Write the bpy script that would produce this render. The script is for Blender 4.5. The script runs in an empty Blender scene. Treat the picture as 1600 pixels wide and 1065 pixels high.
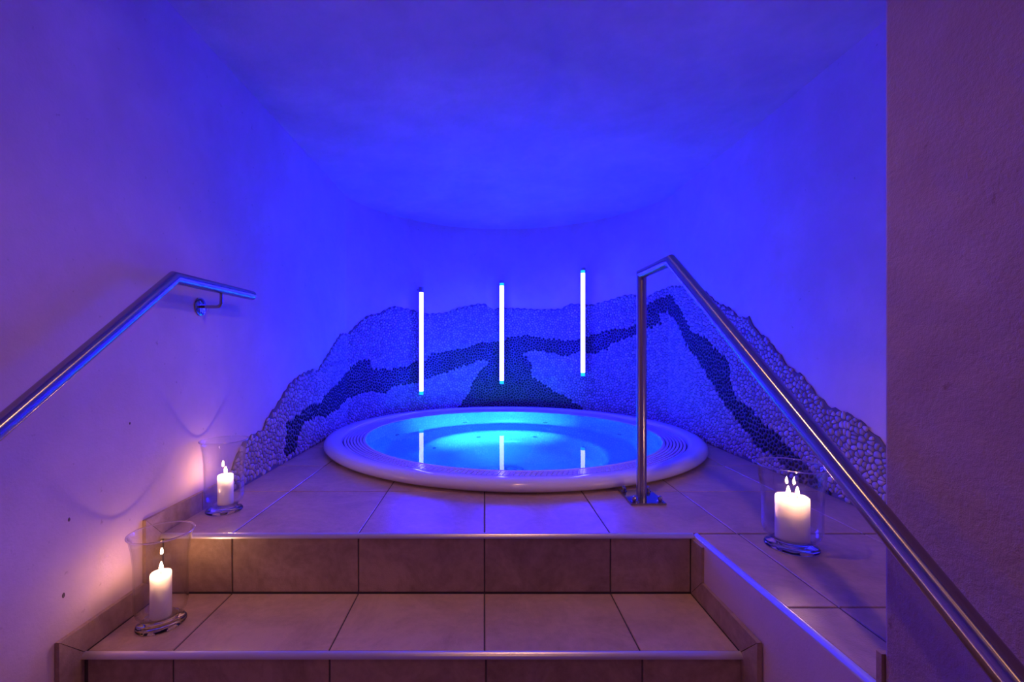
import bpy, bmesh, math, random
from mathutils import Vector, Matrix, kdtree
from math import sin, cos, pi, sqrt, radians

random.seed(7)
scene = bpy.context.scene
COL = scene.collection

# ------------------------------------------------------------------ helpers
def mesh_obj(name, verts, faces, mat, parent=None, smooth=False):
    me = bpy.data.meshes.new(name)
    me.from_pydata([tuple(v) for v in verts], [], faces)
    me.update()
    if smooth:
        me.polygons.foreach_set('use_smooth', [True] * len(me.polygons))
    if mat is not None:
        me.materials.append(mat)
    o = bpy.data.objects.new(name, me)
    COL.objects.link(o)
    if parent is not None:
        o.parent = parent
    return o

def auto_smooth(o, ang=35):
    """mark sharp edges by angle so smooth shading keeps the creases"""
    bm = bmesh.new(); bm.from_mesh(o.data)
    bmesh.ops.recalc_face_normals(bm, faces=bm.faces)
    lim = radians(ang)
    for f in bm.faces: f.smooth = True
    for e in bm.edges:
        if len(e.link_faces) == 2 and e.calc_face_angle(0) > lim:
            e.smooth = False
    bm.to_mesh(o.data); bm.free()
    return o

def empty(name, loc):
    o = bpy.data.objects.new(name, None)
    o.location = loc
    o.empty_display_size = .1
    COL.objects.link(o)
    return o

def tag(o, label=None, cat=None, group=None, kind=None):
    if label: o['label'] = label
    if cat: o['category'] = cat
    if group: o['group'] = group
    if kind: o['kind'] = kind
    return o

class MB:
    def __init__(s): s.v = []; s.f = []
    def add(s, vs, fs):
        b = len(s.v); s.v += [tuple(v) for v in vs]; s.f += [tuple(i + b for i in f) for f in fs]
    def box(s, lo, hi):
        x0, y0, z0 = lo; x1, y1, z1 = hi
        s.add([(x0,y0,z0),(x1,y0,z0),(x1,y1,z0),(x0,y1,z0),(x0,y0,z1),(x1,y0,z1),(x1,y1,z1),(x0,y1,z1)],
              [(0,3,2,1),(4,5,6,7),(0,1,5,4),(1,2,6,5),(2,3,7,6),(3,0,4,7)])
    def prism_x(s, poly, x0, x1):
        """polygon given in (y, z), extruded along x"""
        n = len(poly)
        vs = [(x0, y, z) for y, z in poly] + [(x1, y, z) for y, z in poly]
        fs = [tuple(range(n)), tuple(range(2*n-1, n-1, -1))]
        fs += [(i, i+n, (i+1) % n + n, (i+1) % n) for i in range(n)]
        s.add(vs, fs)
    def lathe(s, prof, n=64, c=(0,0,0), closed=False):
        """profile (r, z) revolved around z"""
        m = len(prof); vs = []; fs = []
        idx = []
        for r, z in prof:
            if r < 1e-6:
                idx.append([len(vs)] * n); vs.append((c[0], c[1], c[2] + z))
            else:
                idx.append(list(range(len(vs), len(vs) + n)))
                for k in range(n):
                    a = 2*pi*k/n
                    vs.append((c[0] + r*cos(a), c[1] + r*sin(a), c[2] + z))
        pairs = [(i, i+1) for i in range(m-1)] + ([(m-1, 0)] if closed else [])
        for i, j in pairs:
            for k in range(n):
                q = [idx[i][k], idx[i][(k+1) % n], idx[j][(k+1) % n], idx[j][k]]
                u = []
                for t in q:
                    if t not in u: u.append(t)
                if len(u) > 2: fs.append(tuple(u))
        s.add(vs, fs)
    def tube(s, pts, r, n=24, cap=True, plane0=None, plane1=None):
        """round bar through pts with mitred corners; plane0/plane1 = cutting-plane normals at the ends"""
        pts = [Vector(p) for p in pts]; N = len(pts)
        dirs = [(pts[i+1] - pts[i]).normalized() for i in range(N-1)]
        up = Vector((0,0,1)) if abs(dirs[0].z) < .9 else Vector((1,0,0))
        u = dirs[0].cross(up).normalized(); w = dirs[0].cross(u).normalized()
        base = [u*cos(2*pi*k/n)*r + w*sin(2*pi*k/n)*r for k in range(n)]
        rings = []
        cur = base; d = dirs[0]
        for i in range(N):
            if i == 0: nrm = Vector(plane0) if plane0 else dirs[0]; d = dirs[0]
            elif i == N-1: nrm = Vector(plane1) if plane1 else dirs[-1]; d = dirs[-1]
            else: nrm = (dirs[i-1] + dirs[i]).normalized(); d = dirs[i-1]
            ring = []
            for b in cur:
                t = -(b.dot(nrm)) / d.dot(nrm)
                ring.append(pts[i] + b + d*t)
            rings.append(ring)
            if 0 < i < N-1:
                q = dirs[i-1].rotation_difference(dirs[i])
                cur = [q @ b for b in cur]
        s.ring = n
        vs = [p for ring in rings for p in ring]; fs = []
        for i in range(N-1):
            for k in range(n):
                a = i*n + k; b = i*n + (k+1) % n
                fs.append((a, b, b+n, a+n))
        if cap:
            fs.append(tuple(range(n-1, -1, -1))); fs.append(tuple(range((N-1)*n, N*n)))
        s.add(vs, fs)
    def build(s, name, mat, parent=None, smooth=False, ang=None):
        o = mesh_obj(name, s.v, s.f, mat, parent, smooth)
        if ang: auto_smooth(o, ang)
        if mat is M.get('tube_steel'):                 # u runs along the bar, v around it
            uv = o.data.uv_layers.new(name='along'); n = s.ring
            for p in o.data.polygons:
                ks = [o.data.vertices[i].index % n for i in p.vertices]
                wrap = max(ks) - min(ks) > n/2
                for li, vi in zip(p.loop_indices, p.vertices):
                    k = vi % n
                    if wrap and k < n/2: k += n
                    uv.data[li].uv = (vi // n, k/n)
        return o

def tiles(mb, rects, O, U, V, N, gap=.004, cham=.002, depth=.008, rnd=.0006):
    """chamfered tiles standing .0 at the surface plane O + uU + vV, their backs depth below"""
    O, U, V, N = Vector(O), Vector(U), Vector(V), Vector(N)
    for (u0, v0, u1, v1) in rects:
        g = gap/2; c = g + cham
        h = random.uniform(-rnd, 0)
        vs = []
        for inset, z in ((g, -depth), (g, h - cham), (c, h)):
            for (u, v) in ((u0+inset, v0+inset), (u1-inset, v0+inset), (u1-inset, v1-inset), (u0+inset, v1-inset)):
                vs.append(O + U*u + V*v + N*z)
        fs = [(8,9,10,11), (3,2,1,0)]
        for b in (0, 4):
            for k in range(4):
                fs.append((b+k, b+(k+1) % 4, b+4+(k+1) % 4, b+4+k))
        mb.add(vs, fs)

# ------------------------------------------------------------------ materials
def new_mat(name):
    m = bpy.data.materials.new(name); m.use_nodes = True
    nt = m.node_tree
    for n in list(nt.nodes): nt.nodes.remove(n)
    out = nt.nodes.new('ShaderNodeOutputMaterial')
    return m, nt, out

def N(nt, t, **kw):
    n = nt.nodes.new(t)
    for k, v in kw.items():
        if k in n.inputs.keys(): n.inputs[k].default_value = v
        else: setattr(n, k, v)
    return n

def principled(nt, out, **kw):
    p = nt.nodes.new('ShaderNodeBsdfPrincipled')
    for k, v in kw.items(): p.inputs[k].default_value = v
    nt.links.new(p.outputs['BSDF'], out.inputs['Surface'])
    return p

def noise(nt, pos, scale, detail=4, rough=.55, dist=0):
    n = nt.nodes.new('ShaderNodeTexNoise')
    n.inputs['Scale'].default_value = scale; n.inputs['Detail'].default_value = detail
    n.inputs['Roughness'].default_value = rough; n.inputs['Distortion'].default_value = dist
    nt.links.new(pos, n.inputs['Vector'])
    return n.outputs['Fac']

def ramp(nt, fac, stops):
    r = nt.nodes.new('ShaderNodeValToRGB')
    e = r.color_ramp.elements
    while len(e) < len(stops): e.new(.5)
    for el, (p, c) in zip(e, stops):
        el.position = p; el.color = c if len(c) == 4 else (*c, 1)
    nt.links.new(fac, r.inputs['Fac'])
    return r.outputs['Color']

def bump(nt, h, strength, dist, prev=None):
    b = nt.nodes.new('ShaderNodeBump')
    b.inputs['Strength'].default_value = strength; b.inputs['Distance'].default_value = dist
    nt.links.new(h, b.inputs['Height'])
    if prev is not None: nt.links.new(prev, b.inputs['Normal'])
    return b.outputs['Normal']

def math_(nt, op, a, b=None, clamp=False):
    m = nt.nodes.new('ShaderNodeMath'); m.operation = op; m.use_clamp = clamp
    for i, x in enumerate((a, b)):
        if x is None: continue
        if isinstance(x, (int, float)): m.inputs[i].default_value = x
        else: nt.links.new(x, m.inputs[i])
    return m.outputs[0]

def position(nt):
    return nt.nodes.new('ShaderNodeNewGeometry').outputs['Position']

def plaster(name, c0, c1, fine=.25, coarse=.5, speck=True, rough=.9):
    m, nt, out = new_mat(name)
    P = position(nt)
    p = principled(nt, out, Roughness=rough)
    p.inputs['Specular IOR Level'].default_value = .25
    n1 = noise(nt, P, 1.6, 6, .6, .6)
    n2 = noise(nt, P, 7, 5, .65, .3)
    mix = math_(nt, 'ADD', math_(nt, 'MULTIPLY', n1, .65), math_(nt, 'MULTIPLY', n2, .35))
    col = ramp(nt, mix, [(.32, c1), (.5, tuple((a+b)/2 for a, b in zip(c0, c1))), (.66, c0)])
    if speck:
        s = noise(nt, P, 38, 3, .5)
        dark = ramp(nt, s, [(.24, (.6, .5, .47)), (.30, (1, 1, 1))])
        mx = nt.nodes.new('ShaderNodeMix'); mx.data_type = 'RGBA'; mx.blend_type = 'MULTIPLY'
        mx.inputs['Factor'].default_value = .6
        nt.links.new(col, mx.inputs[6]); nt.links.new(dark, mx.inputs[7]); col = mx.outputs[2]
    nt.links.new(col, p.inputs['Base Color'])
    b = bump(nt, noise(nt, P, 3.2, 3, .5), coarse, .02)
    b = bump(nt, noise(nt, P, 14, 5, .6), coarse*.5, .006, b)
    b = bump(nt, noise(nt, P, 120, 4, .7), fine, .002, b)
    nt.links.new(b, p.inputs['Normal'])
    return m

M = {}
M['plaster'] = plaster('smooth_plaster', (.74, .55, .55), (.60, .44, .44), .3, .45)
M['ceiling'] = plaster('ceiling_plaster', (.72, .54, .48), (.50, .38, .35), .3, .7, speck=False)
M['rough'] = plaster('rough_plaster', (.52, .36, .36), (.38, .25, .26), 1.0, .9)

def tile_mat(name, c0, c1, rough=.4):
    m, nt, out = new_mat(name)
    P = position(nt)
    p = principled(nt, out)
    n1 = noise(nt, P, 5, 7, .68, 1.2)
    n2 = noise(nt, P, 45, 4, .6)
    g = nt.nodes.new('ShaderNodeNewGeometry')
    fac = math_(nt, 'ADD', math_(nt, 'ADD', math_(nt, 'MULTIPLY', n1, .7), math_(nt, 'MULTIPLY', n2, .3)),
                math_(nt, 'MULTIPLY', math_(nt, 'SUBTRACT', g.outputs['Random Per Island'], .5), .12))
    col = ramp(nt, fac, [(.33, c1), (.62, c0)])
    nt.links.new(col, p.inputs['Base Color'])
    r = math_(nt, 'ADD', math_(nt, 'MULTIPLY', n2, .08), rough - .05)
    nt.links.new(r, p.inputs['Roughness'])
    b = bump(nt, noise(nt, P, 22, 3, .5), .12, .003)
    b = bump(nt, noise(nt, P, 230, 2, .5), .5, .0014, b)
    nt.links.new(b, p.inputs['Normal'])
    return m
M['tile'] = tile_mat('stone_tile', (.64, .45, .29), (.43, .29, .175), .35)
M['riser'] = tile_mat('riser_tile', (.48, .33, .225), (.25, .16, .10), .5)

def simple(name, col, rough=.5, metal=0, spec=.5, **kw):
    m, nt, out = new_mat(name)
    p = principled(nt, out, **{'Base Color': (*col, 1), 'Roughness': rough, 'Metallic': metal})
    p.inputs['Specular IOR Level'].default_value = spec
    for k, v in kw.items(): p.inputs[k].default_value = v
    return m
M['grout'] = simple('dark_grout', (.10, .075, .065), .9)
M['skirt_mortar'] = simple('pale_mortar', (.55, .45, .4), .9)
M['acrylic'] = simple('white_acrylic', (.80, .78, .78), .13)
M['basin'] = simple('dimmed_white_acrylic', (.40, .50, .70), .2)  # white basin coloured darker and bluer to cut the light bouncing inside
M['trough'] = simple('trough_painted_shade', (.16, .16, .17), .5)  # dark colour stands in for the shade between the grate slats
M['hole'] = simple('broken_plaster_hole', (.16, .11, .10), .95)
M['jet'] = simple('grey_jet_plastic', (.25, .27, .28), .35)
M['nosing'] = simple('satin_aluminium', (.78, .74, .72), .32, .75)
M['blackcap'] = simple('lamp_cap_plastic', (.30, .30, .34), .4)
M['wick'] = simple('charred_wick', (.02, .015, .012), .9)

def steel(name='brushed_steel', aniso=0.0, rough=.12):
    m, nt, out = new_mat(name)
    P = position(nt)
    p = principled(nt, out, **{'Base Color': (.42, .39, .37, 1), 'Metallic': 1.0, 'Roughness': rough})
    if aniso:
        p.inputs['Anisotropic'].default_value = aniso
        t = nt.nodes.new('ShaderNodeTangent'); t.direction_type = 'UV_MAP'; t.uv_map = 'along'
        nt.links.new(t.outputs[0], p.inputs['Tangent'])
    return m
M['tube_steel'] = steel('brushed_tube_steel', .88, .22)
M['steel'] = steel()

def stone(name, c0, c1, rough):
    m, nt, out = new_mat(name)
    p = principled(nt, out, Roughness=rough)
    g = nt.nodes.new('ShaderNodeNewGeometry')
    col = ramp(nt, g.outputs['Random Per Island'], [(0, c1), (1, c0)])
    nt.links.new(col, p.inputs['Base Color'])
    return m
M['pale'] = stone('pale_pebble', (.54, .44, .51), (.27, .215, .25), .45)
M['dark'] = stone('dark_pebble', (.016, .013, .015), (.005, .005, .006), .55)
M['bed'] = plaster('mosaic_grout', (.21, .17, .19), (.14, .11, .125), .5, .2, speck=False)

def wax():
    m, nt, out = new_mat('ivory_wax')
    p = principled(nt, out, **{'Base Color': (.92, .86, .80, 1), 'Roughness': .45, 'Subsurface Weight': 1.0, 'Subsurface Scale': .05})
    p.inputs['Subsurface Radius'].default_value = (1.0, 1.0, 1.0)
    return m
M['wax'] = wax()

def thin_glass():
    m, nt, out = new_mat('clear_thin_glass')
    lw = nt.nodes.new('ShaderNodeLayerWeight'); lw.inputs['Blend'].default_value = .5
    f = math_(nt, 'ADD', math_(nt, 'MULTIPLY', math_(nt, 'POWER', lw.outputs['Facing'], 3.5), .9), .05, True)
    t = nt.nodes.new('ShaderNodeBsdfTransparent'); t.inputs['Color'].default_value = (.965, .965, .97, 1)
    g = nt.nodes.new('ShaderNodeBsdfGlossy'); g.inputs['Roughness'].default_value = .0
    mx = nt.nodes.new('ShaderNodeMixShader')
    nt.links.new(f, mx.inputs[0]); nt.links.new(t.outputs[0], mx.inputs[1]); nt.links.new(g.outputs[0], mx.inputs[2])
    nt.links.new(mx.outputs[0], out.inputs['Surface'])
    return m
M['glass'] = thin_glass()

def solid_glass():
    m, nt, out = new_mat('clear_solid_glass')
    g = nt.nodes.new('ShaderNodeBsdfGlass'); g.inputs['IOR'].default_value = 1.48; g.inputs['Roughness'].default_value = 0
    nt.links.new(g.outputs[0], out.inputs['Surface'])
    return m
M['solid_glass'] = solid_glass()

def water():
    m, nt, out = new_mat('clear_pool_water')
    g = nt.nodes.new('ShaderNodeBsdfGlass'); g.inputs['IOR'].default_value = 1.333; g.inputs['Roughness'].default_value = 0
    g.inputs['Color'].default_value = (.86, .97, 1, 1)
    P = position(nt)
    b = bump(nt, noise(nt, P, 3.5, 2, .4), .03, .01)
    nt.links.new(b, g.inputs['Normal'])
    nt.links.new(g.outputs[0], out.inputs['Surface'])
    return m
M['water'] = water()

def emit(name, col, strength):
    m, nt, out = new_mat(name)
    e = nt.nodes.new('ShaderNodeEmission'); e.inputs['Color'].default_value = (*col, 1); e.inputs['Strength'].default_value = strength
    nt.links.new(e.outputs[0], out.inputs['Surface'])
    return m
FLAME = 430
M['flame'] = emit('candle_flame', (1.0, .52, .26), FLAME)
TUBE = 1.0
M['tube'] = emit('blue_neon_tube', (2.4, 2.2, 335.0), TUBE)
M['tube_end'] = emit('blue_tube_tip', (.02, .75, 4.0), 1.0)
M['pool_lamp'] = emit('turquoise_pool_lamp', (.3, 6.5, 6.0), 1.0)
M['warm_lamp'] = emit('warm_lamp', (1.0, .5, .22), 8.0)
# outline of the mosaic and of its dark band: (metres along the wall, height)
TOP = [(1.306, 0.037), (1.342, 0.093), (1.4, 0.162), (1.44, 0.192), (1.525, 0.209), (1.601, 0.21), (1.65, 0.262), (1.754, 0.315), (1.83, 0.367), (1.911, 0.414), (2.054, 0.452), (2.216, 0.473), (2.293, 0.457), (2.385, 0.509), (2.543, 0.597), (2.738, 0.708), (2.904, 0.714), (3.029, 0.798), (3.147, 0.873), (3.261, 0.894), (3.427, 0.971), (3.622, 0.954), (3.778, 0.923), (3.965, 0.938), (4.099, 0.991), (4.298, 1.036), (4.364, 1.034), (4.43, 0.981), (4.512, 0.997), (4.565, 0.996), (4.695, 0.992), (4.907, 0.975), (5.102, 0.977), (5.183, 1.021), (5.395, 1.001), (5.559, 1.028), (5.708, 1.059), (5.809, 1.056), (5.946, 1.021), (6.033, 1.053), (6.205, 1.077), (6.406, 1.048), (6.72, 0.977), (6.885, 0.878), (7.014, 0.836), (7.115, 0.77), (7.208, 0.768), (7.267, 0.698), (7.349, 0.652), (7.452, 0.574), (7.519, 0.509), (7.596, 0.484), (7.686, 0.406), (7.757, 0.36), (7.833, 0.349), (7.903, 0.33), (7.959, 0.292), (7.998, 0.268), (8.048, 0.231), (8.105, 0.164), (8.168, 0.081), (8.217, -0.019)]
BAND = [(1.82, 0.041), (1.85, 0.204), (2.043, 0.239), (2.19, 0.259), (2.327, 0.253), (2.416, 0.298), (2.682, 0.355), (2.904, 0.441), (3.049, 0.502), (3.157, 0.514), (3.176, 0.437), (3.354, 0.423), (3.552, 0.439), (3.657, 0.482), (3.76, 0.503), (3.829, 0.557), (3.965, 0.572), (4.182, 0.612), (4.298, 0.661), (4.463, 0.67), (4.63, 0.717), (4.777, 0.741), (4.907, 0.7), (5.151, 0.682), (5.264, 0.681), (5.411, 0.733), (5.608, 0.773), (5.809, 0.78), (5.911, 0.963), (6.069, 0.995), (6.205, 1.013), (6.294, 0.964), (6.432, 0.841), (6.583, 0.704), (6.742, 0.677), (6.865, 0.602), (7.023, 0.534), (7.031, 0.418), (7.099, 0.319), (7.223, 0.288), (7.349, 0.212), (7.42, 0.199), (7.497, 0.163), (7.569, 0.119), (7.661, 0.076), (7.722, 0.029), (7.8, 0.017), (7.632, -0.038), (7.583, 0.025), (7.467, 0.053), (7.371, 0.082), (7.284, 0.084), (7.229, 0.129), (7.088, 0.211), (6.954, 0.292), (6.777, 0.422), (6.636, 0.542), (6.479, 0.63), (6.341, 0.79), (6.163, 0.883), (6.087, 0.881), (6.096, 0.801), (5.929, 0.754), (5.742, 0.689), (5.592, 0.655), (5.559, 0.595), (5.411, 0.564), (5.281, 0.572), (5.151, 0.532), (5.037, 0.555), (4.907, 0.587), (4.793, 0.578), (4.728, 0.562), (4.793, 0.489), (4.826, 0.327), (4.972, 0.232), (5.053, 0.187), (5.151, 0.159), (5.216, 0.1), (5.313, 0.052), (5.491, -0.118), (3.93, -0.154), (4.099, 0.049), (4.199, 0.175), (4.232, 0.255), (4.298, 0.368), (4.397, 0.465), (4.331, 0.498), (4.166, 0.442), (3.965, 0.373), (3.795, 0.331), (3.657, 0.291), (3.445, 0.272), (3.336, 0.222), (3.167, 0.25), (2.946, 0.23), (2.682, 0.173), (2.416, 0.153), (2.19, 0.177), (2.066, 0.168), (1.997, 0.103), (1.942, 0.021)]

# ------------------------------------------------------------------ measures (metres, platform = 0, camera above it)
XL, XR = -1.06, 1.42              # niche side walls
CX, CY, RW = .18, 3.0, 1.30       # curved back wall
CEIL = 1.765
RISE, GOING, NOSE0 = .194, .2795, 1.4375
XS = .685                         # right side of the stairs
NR = .0135
YSTUB = .767                      # end of the wall beside the stairs
LOW = -RISE*5
YB = -2.2                         # wall behind the camera
TH = math.asin(1.24/RW); YC = CY + RW*cos(TH)
S0 = YC - .5; S1 = S0 + 2*TH*RW

def wallpt(s, z, off=0.0):
    """point on the niche wall, s metres along it (left wall, curve, right wall), off metres into the room"""
    if s <= S0: return (XL + off, .5 + s, z)
    if s >= S1: return (XR - off, YC - (s - S1), z)
    a = (s - S0)/RW - TH
    return (CX + (RW-off)*sin(a), CY + (RW-off)*cos(a), z)

# ------------------------------------------------------------------ room shell
def slab(name, lo, hi, mat):
    b = MB(); b.box(lo, hi); o = b.build(name, mat); o['kind'] = 'structure'; return o

slab('wall_left', (XL-.12, YB, LOW-.1), (XL, YC, CEIL+.1), M['plaster'])
for (y_, z_, r_) in ((1.127, .165, .0016), (1.112, -.02, .0020), (1.32, .378, .0012)):   # old screw holes in the plaster
    c = MB(); c.lathe([(0,.0005),(r_*.7,.0006),(r_,.001),(r_*1.7,.0012),(r_*2.6,0)], 14)
    o = c.build('screw_hole', M['hole'], bpy.data.objects['wall_left']); auto_smooth(o, 60)
    o.matrix_local = Matrix.Translation((XL, y_, z_)) @ Matrix.Rotation(radians(90), 4, 'Y') @ Matrix.Diagonal((1.3, .8, 1, 1))
slab('wall_right', (XR, YSTUB-.4, -.1), (XR+.12, YC, CEIL+.1), M['plaster'])
b = MB(); n = 64; vs = []; fs = []
for k in range(n+1):
    a = -TH + 2*TH*k/n
    for R in (RW, RW+.12):
        for z in (-1.0, CEIL+.1): vs.append((CX + R*sin(a), CY + R*cos(a), z))
for k in range(n):
    i = 4*k; j = i+4
    fs += [(i, j, j+1, i+1), (i+2, i+3, j+3, j+2), (i+1, j+1, j+3, i+3), (i, i+2, j+2, j)]
fs += [(0,1,3,2), (4*n, 4*n+2, 4*n+3, 4*n+1)]
wb = mesh_obj('wall_back', vs, fs, M['plaster']); auto_smooth(wb, 30); wb['kind'] = 'structure'
# wall beside the stairs: full height near the viewer, low retaining wall further in
b = MB(); b.box((.694, YB, LOW-.1), (XR+.12, YSTUB, CEIL+.1))
o = b.build('wall_stair', M['rough']); o['kind'] = 'structure'
bv = o.modifiers.new('edge', 'BEVEL'); bv.width = .006; bv.segments = 2
b = MB()
vs = [(.679,NOSE0,-.9),(.694,YSTUB,-.9),(.99,YSTUB,-.9),(.99,NOSE0,-.9)]
vs += [(x,y,-.010) for x,y,z in vs]
b.add(vs, [(0,1,2,3),(7,6,5,4),(0,4,5,1),(1,5,6,2),(2,6,7,3),(3,7,4,0)])
o = b.build('wall_platform', M['plaster']); o['kind'] = 'structure'
slab('wall_entrance', (XL-.12, YB-.12, LOW-.1), (XR+.12, YB, CEIL+.1), M['plaster'])
slab('ceiling', (XL-.12, YB, CEIL), (XR+.12, 4.45, CEIL+.1), M['ceiling'])

# platform floor
def grid_rects(us, vs):
    return [(us[i], vs[j], us[i+1], vs[j+1]) for i in range(len(us)-1) for j in range(len(vs)-1)]
T = .4105
xs = [XL+.003, -2*T, -T, 0, T, 2*T, 3*T, XR-.003]
ys = [NOSE0+.002] + [NOSE0 + .425 + T*k for k in range(0, 7)] + [4.29]
b = MB(); tiles(b, grid_rects(xs, ys), (0,0,0), (1,0,0), (0,1,0), (0,0,1))
n0 = len(b.v)
ys2 = [YSTUB+.004, NOSE0 - T, NOSE0 - .002]
tiles(b, grid_rects([XS+.012, 2*T+.004, 3*T, XR-.003], ys2), (0,0,0), (1,0,0), (0,1,0), (0,0,1))
for i in range(n0, len(b.v)):
    x, y, z = b.v[i]
    if x < .72: b.v[i] = (x - (XS+.012) + .679 + NR + .0015 + .015*(NOSE0-y)/(NOSE0-YSTUB), y, z)
floor = b.build('floor', M['tile'])
g = MB(); g.box((XL+.002, NOSE0+.002, -.03), (XR-.002, 4.285, -.0028)); g.box((.705, YSTUB+.002, -.0098), (XR-.002, NOSE0, -.0028))
gr = g.build('grout', M['grout'], floor)
c = MB(); c.lathe([(0,-.2),(1.13,-.2),(1.13,.2),(0,.2)], 96, (CX, CY, 0)); cut = c.build('cutter', None)
for o in (floor, gr):
    m = o.modifiers.new('hole', 'BOOLEAN'); m.object = cut; m.operation = 'DIFFERENCE'; m.solver = 'EXACT'
dg = bpy.context.evaluated_depsgraph_get(); dg.update()
for o in (floor, gr):
    me = bpy.data.meshes.new_from_object(o.evaluated_get(dg))
    o.modifiers.clear(); o.data = me
bpy.data.objects.remove(cut)
tag(floor, kind='structure')

# stairs
def quarter(y, z, r, x0, x1, mb, n=8):
    """rounded edge trim along x, round corner towards the viewer and up"""
    poly = [(y, z)] + [(y - r*sin(a*pi/2/n), z - r + r*cos(a*pi/2/n)) for a in range(0, n+1)] + [(y, z - r)]
    mb.prism_x(poly[::-1], x0, x1)

b = MB(); quarter(NOSE0+.003, .001, NR, XL+.012, .679, b)
tag(b.build('trim_1', M['nosing'], ang=40), kind='structure')
b = MB()
poly = []
for a in range(0, 9):
    t = a*pi/2/8; poly.append((-NR*sin(t), -NR + NR*cos(t)))
prof = [(.001, 0)] + poly + [(.001, -NR)]
vs = [(.679 + NR + x, NOSE0, z+.001) for x, z in prof] + [(.694 + NR + x, YSTUB, z+.001) for x, z in prof]
m_ = len(prof)
b.add(vs, [tuple(range(m_)), tuple(range(2*m_-1, m_-1, -1))] + [(i, i+m_, (i+1) % m_ + m_, (i+1) % m_) for i in range(m_)])
tag(b.build('trim_2', M['nosing'], ang=40), kind='structure')

txs = [XL+.013, -2*T, -T, 0, T, .672]
for k in range(0, 5):
    # step k: riser under nose k, tread k+1 in front of it
    z1 = -RISE*k; z0 = z1 - RISE; yk = NOSE0 - GOING*k
    st = empty('stair_step', (0, yk, z0)); tag(st, kind='structure')
    def loc(o):
        o.parent = st; o.matrix_parent_inverse = Matrix.Translation(Vector((0, -yk, -z0))); return o
    b = MB(); off = 0 if k == 0 else .004
    tiles(b, [(txs[i], z0+.001, txs[i+1], z1-NR) for i in range(5)], (off, yk, 0), (1,0,0), (0,0,1), (0,-1,0))
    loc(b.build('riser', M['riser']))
    if k < 4:
        b = MB(); b.box((XL+.002, yk-GOING+.010, z0-.03), (.684, yk+.01, z0-.003)); b.box((XL+.002, yk+.003, z0-.02), (.678, yk+.03, z1-.012))
        loc(b.build('grout', M['grout']))
        b = MB(); tiles(b, [(txs[i], yk-GOING+.003, txs[i+1], yk-.001) for i in range(5)], (0,0,z0), (1,0,0), (0,1,0), (0,0,1))
        loc(b.build('tread', M['tile']))
        b = MB(); quarter(yk-GOING+.003, z0+.001, NR, XL+.012, .672, b)
        loc(b.build('nosing', M['nosing'], ang=40))
slab('floor_lower', (XL, YB, LOW-.1), (.694, NOSE0-GOING*4-.0085, LOW), M['tile'])

# stepped tile skirting on both sides of the stairs
def skirt(name, x0, x1, right=False):
    b = MB(); H = .07
    def piece(poly, sh=.001):
        cy = sum(p[0] for p in poly)/len(poly); cz = sum(p[1] for p in poly)/len(poly)
        q = []
        for y, z in poly:
            d = sqrt((y-cy)**2 + (z-cz)**2); f = 1 - sh/d
            q.append((cy + (y-cy)*f, cz + (z-cz)*f))
        b.prism_x(q, x0, x1)
    if not right:
        y = NOSE0
        piece([(y, 0), (1.64, 0), (1.64, H), (y-H, H)]); piece([(1.642, 0), (1.80, 0), (1.80, H), (1.642, H)])
    for k in range(0, 4):
        y = NOSE0 - GOING*k; z1 = -RISE*k; z0 = z1 - RISE
        top = [(y, z1), (y-H, z1+H)] if not (right and k == 0) else [(y, z1-.014), (y-H, z1-.014)]
        piece(top + [(y-H, z0+H), (y, z0)])
        yn = y - GOING
        piece([(yn, z0), (y, z0), (y-H, z0+H), (yn-H, z0+H)])
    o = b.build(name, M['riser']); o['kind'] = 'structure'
    return o
skirt('baseboard_left', XL+.0005, XL+.012)
skirt('baseboard_right', .672, .684, True)
b = MB(); b.box((.690, YSTUB+.0005, .0005), (XR-.003, YSTUB+.011, .07))
tag(b.build('baseboard_front', M['riser']), kind='structure')

# ------------------------------------------------------------------ pebble mosaic on the niche wall
def top_at(s):
    for (a, za), (c, zc) in zip(TOP, TOP[1:]):
        if a <= s <= c: return za + (zc-za)*(s-a)/(c-a)
    return -1
def in_poly(x, y, P):
    ins = False; j = len(P)-1
    for i in range(len(P)):
        xi, yi = P[i]; xj, yj = P[j]
        if (yi > y) != (yj > y) and x < (xj-xi)*(y-yi)/(yj-yi) + xi: ins = not ins
        j = i
    return ins
def voronoi_cell(i, pts, kd, R):
    px, py = pts[i]
    cell = [(px-R, py-R), (px+R, py-R), (px+R, py+R), (px-R, py+R)]
    for co, j, d in kd.find_n((px, py, 0), 13):
        if j == i: continue
        mx, my = (co[0]+px)/2, (co[1]+py)/2; nx, ny = co[0]-px, co[1]-py
        out = []; L = len(cell)
        ds = [(x-mx)*nx + (y-my)*ny for x, y in cell]
        for a in range(L):
            c = (a+1) % L; da, dc = ds[a], ds[c]
            if da <= 0: out.append(cell[a])
            if (da < 0 < dc) or (dc < 0 < da):
                t = da/(da-dc); out.append((cell[a][0] + (cell[c][0]-cell[a][0])*t, cell[a][1] + (cell[c][1]-cell[a][1])*t))
        cell = out
        if not cell: break
    return cell
def kd_of(pts):
    kd = kdtree.KDTree(len(pts))
    for i, p in enumerate(pts): kd.insert((p[0], p[1], 0), i)
    kd.balance(); return kd
pitch = .0242
pts = []
row = 0; z = .004
while z < 1.12:
    s = 1.28 + (pitch/2 if row % 2 else 0)
    while s < 8.22:
        t = top_at(s)
        if z < t + .06:
            pts.append((s + random.uniform(-.62, .62)*pitch, z + random.uniform(-.62, .62)*pitch))
        s += pitch*random.uniform(.92, 1.1)
    z += pitch*.9; row += 1
kd = kd_of(pts)
cells = []
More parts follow.
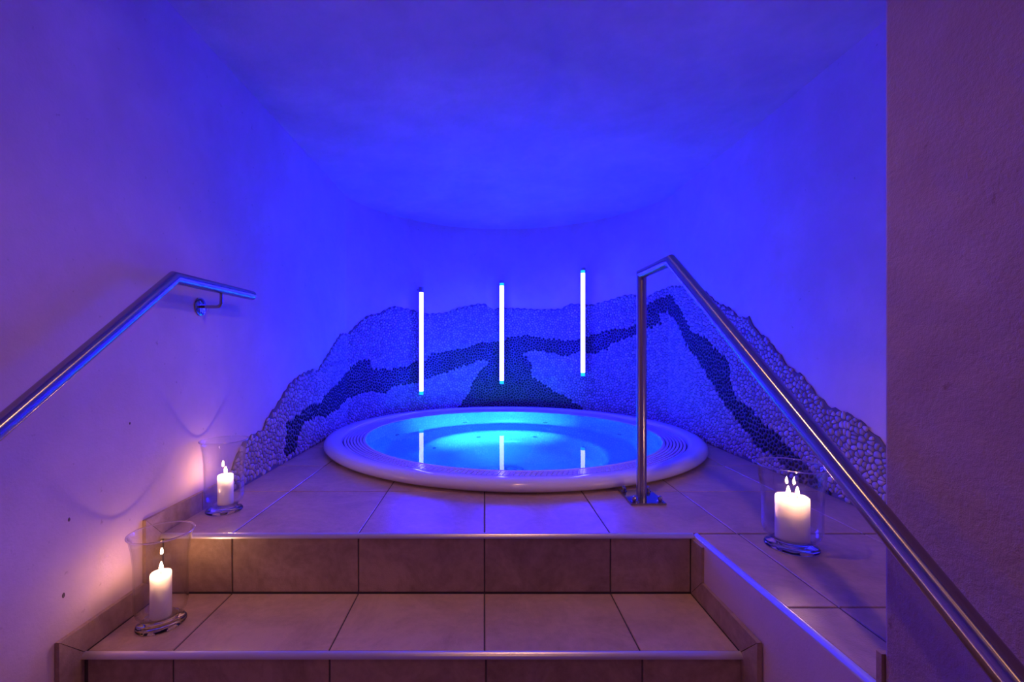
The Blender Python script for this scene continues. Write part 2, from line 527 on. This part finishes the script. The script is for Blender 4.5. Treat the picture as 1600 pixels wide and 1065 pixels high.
for rep in range(2):
    cells = [voronoi_cell(i, pts, kd, .034) for i in range(len(pts))]
    if rep == 0:
        q = []
        for p, c in zip(pts, cells):
            if len(c) > 2:
                cx_ = sum(v[0] for v in c)/len(c); cy_ = sum(v[1] for v in c)/len(c)
                q.append((p[0]*.55 + cx_*.45, p[1]*.55 + cy_*.45))
            else: q.append(p)
        pts = q; kd = kd_of(pts)
pale, dark = MB(), MB()
BED = .006
for p, c in zip(pts, cells):
    if len(c) < 4: continue
    if not (p[1] < top_at(p[0]) - .004 and p[1] > .002): continue
    cx_ = sum(v[0] for v in c)/len(c); cy_ = sum(v[1] for v in c)/len(c)
    if cy_ < .006: continue
    isd = in_poly(cx_, cy_, BAND)
    mb = dark if isd else pale
    k = random.uniform(.70, .84) if isd else random.uniform(.78, .89)
    c = [(cx_ + (x-cx_)*k, cy_ + (y-cy_)*k) for x, y in c]
    L = len(c); r = []
    for a in range(L):
        x0, y0 = c[a]; x1, y1 = c[(a+1) % L]
        if (x1-x0)**2 + (y1-y0)**2 < 9e-6:
            r.append(((x0+x1)/2, (y0+y1)/2)); continue
        r.append((x0*.74 + x1*.26, y0*.74 + y1*.26)); r.append((x0*.26 + x1*.74, y0*.26 + y1*.74))
    L = len(r)
    if L < 5: continue
    h = random.uniform(.004, .006)
    vs = [wallpt(x, max(y, .001), BED - .001) for x, y in r]
    vs += [wallpt(cx_ + (x-cx_)*.86, max(cy_ + (y-cy_)*.86, .001), BED + h*.7) for x, y in r]
    vs += [wallpt(cx_ + (x-cx_)*.5, cy_ + (y-cy_)*.5, BED + h) for x, y in r]
    # winding so that normals face the room
    fs = []
    for q_ in (0, L):
        fs += [(q_+(a+1) % L, q_+a, q_+L+a, q_+L+(a+1) % L) for a in range(L)]
    fs.append(tuple(range(3*L-1, 2*L-1, -1)))
    mb.add(vs, fs)
mos = empty('pebble_mosaic', wallpt((S0+S1)/2, 0))
tag(mos, 'pebble mosaic with ragged top and dark zigzag band around the tub', 'mosaic')
vs = []; fs = []
ss = []
s = TOP[0][0]
while s < TOP[-1][0]: ss.append(s); s += .02
for s in ss:
    t = max(top_at(s) + .006*sin(s*97) + .003, .012)
    vs += [wallpt(s, .0005, 0.0005), wallpt(s, .0005, BED), wallpt(s, t-.004, BED), wallpt(s, t, BED*.5), wallpt(s, t, .0005)]
for i in range(len(ss)-1):
    a = 5*i; c = a+5
    for q_ in range(5): fs.append((a+q_, a+(q_+1) % 5, c+(q_+1) % 5, c+q_))
def under(o, root):
    o.parent = root; o.matrix_parent_inverse = Matrix.Translation(-root.location); return o
bed = mesh_obj('grout_bed', vs, fs, M['bed']); auto_smooth(bed, 40); under(bed, mos)
o = under(pale.build('pale_pebbles', M['pale'], smooth=True), mos); o['kind'] = 'stuff'; o['label'] = 'pale rounded pebbles'
o = under(dark.build('dark_pebbles', M['dark'], smooth=True), mos); o['kind'] = 'stuff'; o['label'] = 'black rounded pebbles in a band'

# ------------------------------------------------------------------ hot tub
tub = empty('hot_tub', (CX, CY, 0))
tag(tub, 'round white hot tub sunk in the tiled platform with slotted overflow ring', 'hot tub')
b = MB()
prof = [(1.10,-.03),(1.155,.0),(1.182,.010),(1.196,.022),(1.199,.034),(1.192,.046),(1.176,.055),(1.150,.060),(1.118,.059),(1.098,.054),(1.092,.046),(1.0905,.020),
        (.972,.020),(.972,.030),(.968,.038),(.962,.0405),(.956,.0385),(.950,.030)]
b.lathe(prof, 160); o = b.build('rim', M['acrylic'], tub); auto_smooth(o, 50)
b = MB()
prof = [(.950,.030),(.945,-.02),(.935,-.2),(.915,-.38),(.895,-.44),(.87,-.465),(.82,-.475),(.66,-.48),(.63,-.487),(.612,-.505),(.60,-.54),(.585,-.75),(.565,-.81),(.52,-.84),(.4,-.85),(0,-.855)]
b.lathe(prof, 128); o = b.build('basin', M['basin'], tub); auto_smooth(o, 40)
b = MB()
for q_ in range(6):
    r0 = .977 + q_*.0183; r1 = r0 + .0122
    K = int(2*pi*r0/.024)
    for k in range(K):
        a0 = 2*pi*(k + (.5 if q_ % 2 else 0))/K; a1 = a0 + 2*pi/K*.84
        am = (a0+a1)/2
        vs = []
        for z in (.024, .0395):
            for (r, a) in ((r0,a0),(r1,a0),(r1,am),(r1,a1),(r0,a1),(r0,am)): vs.append((r*cos(a), r*sin(a), z))
        b.add(vs, [(6,7,8,9,10,11),(5,4,3,2,1,0)] + [(i,(i+1) % 6,(i+1) % 6+6,i+6) for i in range(6)])
b.build('overflow_grate', M['acrylic'], tub)
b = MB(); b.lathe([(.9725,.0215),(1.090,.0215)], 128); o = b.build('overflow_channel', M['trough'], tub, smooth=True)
def disc_on(name, r, zc, ang, rad, mat, parent, tilt=0, depth=.012):
    b = MB()
    b.lathe([(0,depth*.4),(rad*.45,depth*.4),(rad*.5,depth),(rad*.85,depth),(rad,depth*.3),(rad,-.01)], 24)
    o = b.build(name, mat, parent); auto_smooth(o, 40)
    # local +z towards the tub axis
    o.matrix_local = Matrix.Translation((r*sin(ang), r*cos(ang), zc)) @ Matrix.Rotation(-ang, 4, 'Z') @ Matrix.Rotation(radians(90+tilt), 4, 'X')
    return o
for k in range(8):
    a = radians(22.5 + 45*k)
    disc_on('jet', .914, -.385, a, .022, M['jet'], tub)
for k in range(8):
    a = radians(22.5 + 45*k)
    disc_on('jet', .593, -.63, a, .02, M['jet'], tub)
b = MB(); b.lathe([(0,.008),(.03,.008),(.034,.002),(.042,.002),(.046,.010),(.075,.010),(.085,0),(.085,-.01)], 32)
o = b.build('drain', M['jet'], tub); auto_smooth(o, 40); o.location = (0, 0, -.852)
b = MB(); b.lathe([(0,.006),(.06,.006),(.07,.004),(.07,-.01)], 32)
o = b.build('pool_lamp', M['pool_lamp'], tub)
o.matrix_local = Matrix.Translation((0, -.587, -.66)) @ Matrix.Rotation(radians(-90), 4, 'X')
o['label'] = 'turquoise underwater lamp'
L = bpy.data.lights.new('pool_spot', 'SPOT'); L.energy = 210; L.color = (.06, .95, .64); L.spot_size = radians(70); L.spot_blend = 1.0; L.shadow_soft_size = .05
lo = bpy.data.objects.new('pool_spot', L); COL.objects.link(lo); lo.location = (CX, CY-.565, -.64)
lo.rotation_euler = Vector((-.12, 1, .28)).to_track_quat('-Z', 'Y').to_euler()
for (dx_, en) in ((-.25, 20), (.25, 20)):  # added blue fill lights under the water, with no fixture of their own
    L = bpy.data.lights.new('added_blue_fill', 'POINT'); L.energy = en; L.color = (.012, .012, 1.0); L.shadow_soft_size = .06
    lo = bpy.data.objects.new('added_blue_fill', L); COL.objects.link(lo); lo.location = (CX+dx_, CY-.42, -.60)
b = MB(); b.lathe([(.9554,0),(.8,0),(.6,0),(.3,0),(0,0)], 128, (CX, CY, .0375))
w = b.build('water', M['water'], smooth=True)
tag(w, 'still glowing blue water filling the round tub to its rim', 'water', kind='stuff')

# ------------------------------------------------------------------ neon tubes on the curved wall
def neon(px, z0, z1, label, cap_lit):
    k = (px-757)/690; rr = RW - .085
    A = 1+k*k; B = -2*(k*CX+CY); C_ = CX*CX+CY*CY-rr*rr
    y = (-B + sqrt(B*B-4*A*C_))/(2*A); x = k*y
    zt = .6 + (545-z0)/690*y; zb = .6 + (545-z1)/690*y
    r = empty('tube_light', (x, y, zb)); tag(r, label, 'light', 'blue tube lights on the curved wall')
    h = zt - zb; R = .0205
    e = .035; ct = .05
    d = Vector((x-CX, y-CY, 0)).normalized()
    a0 = math.atan2(-d.y, -d.x)
    def arc(zs, f0, f1, n=14):          # lit front of the tube, zs = [(r, z)]
        mb = MB(); vs = []; fs = []
        for (rr_, zz) in zs:
            for k in range(n+1):
                a = a0 + f0 + (f1-f0)*k/n; vs.append((rr_*cos(a), rr_*sin(a), zz))
        for q in range(len(zs)-1):
            for k in range(n):
                p = q*(n+1)+k; fs.append((p, p+1, p+n+2, p+n+1))
        mb.add(vs, fs); return mb
    fr = radians(82)
    arc([(R,e),(R,h-ct)], -fr, fr).build('tube', M['tube'], r, smooth=True)
    arc([(R,.004),(R,e)], -fr, fr).build('tube_tip', M['tube_end'], r, smooth=True)
    if cap_lit: arc([(R,h-ct),(R,h-ct+.024)], -fr, fr).build('tube_tip', M['tube_end'], r, smooth=True)
    mb = arc([(R,.004),(R,h-ct+.024)], fr, 2*pi-fr, 16)
    mb.build('backing_channel', M['blackcap'], r, smooth=True)
    b = MB(); b.lathe([(0,0),(R*.8,0),(R,.004)], 20); b.build('end_cap', M['blackcap'], r, ang=50)
    zc = h-ct+(.024 if cap_lit else 0)
    b = MB(); b.lathe([(R,zc),(R+.001,zc),(R+.001,h-.004),(R*.8,h),(0,h)], 20); b.build('end_cap', M['blackcap'], r, ang=50)
    for zz in (.12, h-.02):
        b = MB(); p0 = d*(R*.8); p1 = d*.069
        b.tube([(p0.x,p0.y,zz),(p1.x,p1.y,zz)], .007, 12); b.build('clip', M['blackcap'], r, ang=50)
    return r
neon(658, 448, 617, 'blue tube light on the curved wall farthest from the steel handrail post', 0)
neon(784, 438, 600, 'blue tube light on the curved wall over the middle of the tub', 1)
neon(911, 418, 588, 'blue tube light on the curved wall nearest the steel handrail post', 1)

# ------------------------------------------------------------------ handrails
RT = .0195
hl = empty('handrail', (XL, 1.64, .758))
tag(hl, 'brushed steel handrail bracketed to the plaster wall above two candles', 'handrail', 'handrails of the stairs')
xr_ = -.98; zr = .825
sl = (.445-.828)/(.893-1.394)
p_bend = (xr_, 1.394, zr)
b = MB(); b.tube([(xr_, .2, zr - sl*(1.394-.2)), p_bend, (xr_, 1.86, zr)], RT, 32)
o = under(b.build('rail', M['tube_steel'], ang=35), hl)
def bracket(yb, zrail, root):
    zf = zrail - .068
    b = MB(); pts_ = [(XL+.004, yb, zf), (xr_-.018, yb, zf)]
    for a in range(1, 6):
        t = a*pi/2/6; pts_.append((xr_-.018 + .018*sin(t), yb, zf + .018 - .018*cos(t)))
    pts_ += [(xr_, yb, zf+.018), (xr_, yb, zrail - RT + .004)]
    b.tube(pts_, .006, 12); br = under(b.build('bracket', M['steel'], ang=50), root)
    b = MB(); b.lathe([(0,.007),(.028,.007),(.033,.004),(.033,.0002),(0,.0002)], 32)
    pl = b.build('flange', M['steel'], br); auto_smooth(pl, 40)
    pl.matrix_parent_inverse = Matrix.Identity(4)
    pl.matrix_local = br.matrix_parent_inverse.inverted() @ Matrix.Identity(4)
    pl.parent = br
    W = Matrix.Translation((XL, yb, zf)) @ Matrix.Rotation(radians(90), 4, 'Y')
    pl.matrix_parent_inverse = Matrix.Identity(4)
    pl.matrix_local = W            # bracket mesh already sits in world coordinates
    for a in (90, 210, 330):
        b = MB(); b.lathe([(0,.0035),(.003,.003),(.0045,0)], 12, (.022*cos(radians(a)), .022*sin(radians(a)), .0065))
        s_ = b.build('screw', M['steel'], br); s_.matrix_local = W
    return br
bracket(1.645, zr, hl)
bracket(.62, zr - sl*(1.394-.62), hl)

PX, PY = .632, 1.777
hr = empty('handrail', (PX, PY, 0))
tag(hr, 'brushed steel handrail standing on a square bolted plate by the tub', 'handrail', 'handrails of the stairs')
zt = .902
sl2 = .72
pts_ = [(PX, PY, .008), (PX, PY, zt), (PX+.004, 1.507, zt), (PX+.006, .2, zt - sl2*1.307)]
mit = (Vector((0,0,1)) + Vector((0,-1,0))).normalized()
b = MB(); b.tube(pts_[:2], RT, 32, plane1=mit); under(b.build('post', M['tube_steel'], ang=35), hr)
b = MB(); b.tube(pts_[1:], RT, 32, plane0=mit); under(b.build('rail', M['tube_steel'], ang=35), hr)
b = MB(); b.tube([(PX+.006, .24, LOW), (PX+.006, .24, zt - sl2*(1.507-.24))], RT, 24); under(b.build('post', M['tube_steel'], ang=35), hr)
b = MB(); b.box((PX-.068, PY-.082, .0003), (PX+.068, PY+.088, .008))
bp = under(b.build('base_plate', M['steel']), hr)
bm = bmesh.new(); bm.from_mesh(bp.data); bmesh.ops.bevel(bm, geom=bm.edges[:], offset=.0015, segments=2, affect='EDGES'); bm.to_mesh(bp.data); bm.free()
for sx in (-.05, .05):
    for y_ in (-.062, .066):
        b = MB(); b.lathe([(.0125,.008),(.0125,.010),(.0075,.012),(.0085,.014),(.009,.020),(.0075,.026),(.004,.029),(0,.030)], 20, (PX+sx, PY+y_, 0))
        o = b.build('bolt', M['steel'], bp); auto_smooth(o, 40)

# ------------------------------------------------------------------ candle lanterns
def vase(x, y, z, rr, rb, rf, H, label):
    r = empty('glass_hurricane', (x, y, z)); tag(r, label, 'candle holder', 'clear glass candle holders')
    zb = .024
    o_ = [(0,zb-.003),(rb*.45,zb-.003),(rb*.78,zb+.004),(rb*.93,zb+.016),(rb,zb+.036),(rb*1.0,H*.45),(rb*1.02,H*.7),(rb*1.09,H*.86),(rr*.96,H*.965),(rr,H-.002)]
    i_ = [(rr+.0006,H),(rr-.0012,H+.0008),(rr*.955-.0028,H*.965),(rb*1.09-.003,H*.86),(rb*1.02-.003,H*.7),(rb-.003,H*.45),(rb-.003,zb+.038),(rb*.91,zb+.0195),(rb*.76,zb+.008),(rb*.45,zb+.0015),(0,zb+.0015)]
    b = MB(); b.lathe(o_ + i_, 72); o = b.build('glass_bowl', M['glass'], r); auto_smooth(o, 60)
    b = MB(); b.lathe([(rr+.0022*cos(2*pi*k/10), H+.0022*sin(2*pi*k/10)) for k in range(10)], 72, closed=True)
    o = b.build('glass_lip', M['solid_glass'], r, smooth=True)
    # thick foot with a waist
    f_ = [(0,.0004),(rf*.96,.0004),(rf,.003),(rf*.985,.007),(rf*.9,.0105),(rf*.72,.013),(rf*.66,.0155),(rf*.70,.019),(rf*.72,zb-.0035),(0,zb-.0035)]
    b = MB(); b.lathe(f_, 64); o = b.build('glass_foot', M['solid_glass'], r); auto_smooth(o, 60)
    return zb + .002
def candle(x, y, z, rad, h, flames, label):
    r = empty('pillar_candle', (x, y, z)); tag(r, label, 'candle', 'white pillar candles')
    b = MB(); b.lathe([(0,0),(rad*.96,0),(rad,.003),(rad,h-.006),(rad*.985,h-.002),(rad*.93,h),(rad*.75,h-.002),(rad*.4,h-.006),(0,h-.007)], 48)
    o = b.build('wax_body', M['wax'], r); auto_smooth(o, 60)
    for (fx, fy) in flames:
        b = MB(); b.tube([(fx,fy,h-.008),(fx+.0006,fy,h+.001),(fx+.0016,fy,h+.006)], .0011, 8)
        wk = b.build('wick', M['wick'], r, smooth=True)
        b = MB(); b.lathe([(0,.002),(.0026,.004),(.0046,.008),(.0050,.012),(.0042,.017),(.0025,.023),(.001,.027),(0,.029)], 16, (fx+.001, fy, h+.001))
        b.build('flame', M['flame'], r, smooth=True)
zA = vase(-.968, 1.643, 0, .080, .066, .062, .262, 'glass hurricane vase on the platform beside the wall skirting, candle inside')
candle(-.962, 1.640, zA, .0262, .108, [(0,0)], 'slim lit white candle in the vase on the platform beside the wall')
zB = vase(-.936, 1.280, -RISE, .081, .066, .062, .264, 'glass hurricane vase on the lower step tread, candle inside')
candle(-.932, 1.272, zB - RISE, .0262, .126, [(0,0)], 'slim lit white candle in the vase on the lower step')
zC = vase(.935, 1.345, 0, .092, .080, .072, .247, 'wide glass hurricane vase on the ledge under the sloping handrail')
candle(.930, 1.335, zC, .0445, .130, [(-.010,.004),(.012,-.004)], 'thick lit white candle in the wide vase under the sloping handrail')

# ------------------------------------------------------------------ warm ceiling lamps over the stairs (out of frame)
def downlight(x, y, power, size=150, blend=.4, aim=(0,0,-1), col=(1,.48,.22)):
    r = empty('ceiling_spotlight', (x, y, CEIL)); tag(r, 'small warm recessed ceiling spotlight over the stairs', 'ceiling light', 'warm spotlights over the stairs')
    b = MB(); b.lathe([(.030,-.001),(.045,-.001),(.048,-.004),(.044,-.008),(.032,-.008),(.030,-.001)], 32); o = b.build('spot_ring', M['nosing'], r); auto_smooth(o, 40)
    L = bpy.data.lights.new('spot', 'SPOT'); L.energy = power; L.color = col; L.spot_size = radians(size); L.spot_blend = blend; L.shadow_soft_size = .025
    lo = bpy.data.objects.new('spot_lamp', L); COL.objects.link(lo)
    lo.location = (x, y, CEIL-.012)
    lo.rotation_euler = Vector(aim).to_track_quat('-Z', 'Y').to_euler()
downlight(.74, .95, 8, 76, .6, (-.81,-.07,-.585))
downlight(.2, 1.2, 20, 122, .9, (-.12,0,-1))
downlight(.1, -.25, 9, 150, .6, (0,.2,-1))
downlight(.15, -1.3, 6, 150, .6, (0,.2,-1))

# ------------------------------------------------------------------ camera, world, colour
cam = bpy.data.cameras.new('camera'); cam.sensor_width = 36; cam.sensor_fit = 'HORIZONTAL'
cam.lens = 690/1600*36
cam.shift_x = (800-757)/1600; cam.shift_y = 12.5/1600
cam.clip_start = .02
co = bpy.data.objects.new('camera', cam); COL.objects.link(co)
co.location = (0, 0, .6); co.rotation_euler = (radians(90), 0, 0)
scene.camera = co
wd = bpy.data.worlds.new('world'); scene.world = wd; wd.use_nodes = True
bg = wd.node_tree.nodes.get('Background') or wd.node_tree.nodes.new('ShaderNodeBackground')
bg.inputs['Color'].default_value = (0, 0, 0, 1); bg.inputs['Strength'].default_value = 0
vs_ = scene.view_settings
scene.display_settings.display_device = 'sRGB'
vs_.view_transform = 'Standard'; vs_.look = 'None'; vs_.exposure = 0; vs_.gamma = 1; vs_.use_curve_mapping = False
cy = scene.cycles
cy.max_bounces = 10; cy.diffuse_bounces = 5; cy.glossy_bounces = 5; cy.transmission_bounces = 8; cy.transparent_max_bounces = 24
cy.sample_clamp_indirect = 6; cy.sample_clamp_direct = 0
cy.caustics_reflective = True; cy.caustics_refractive = True; cy.blur_glossy = .5
cy.use_denoising = True
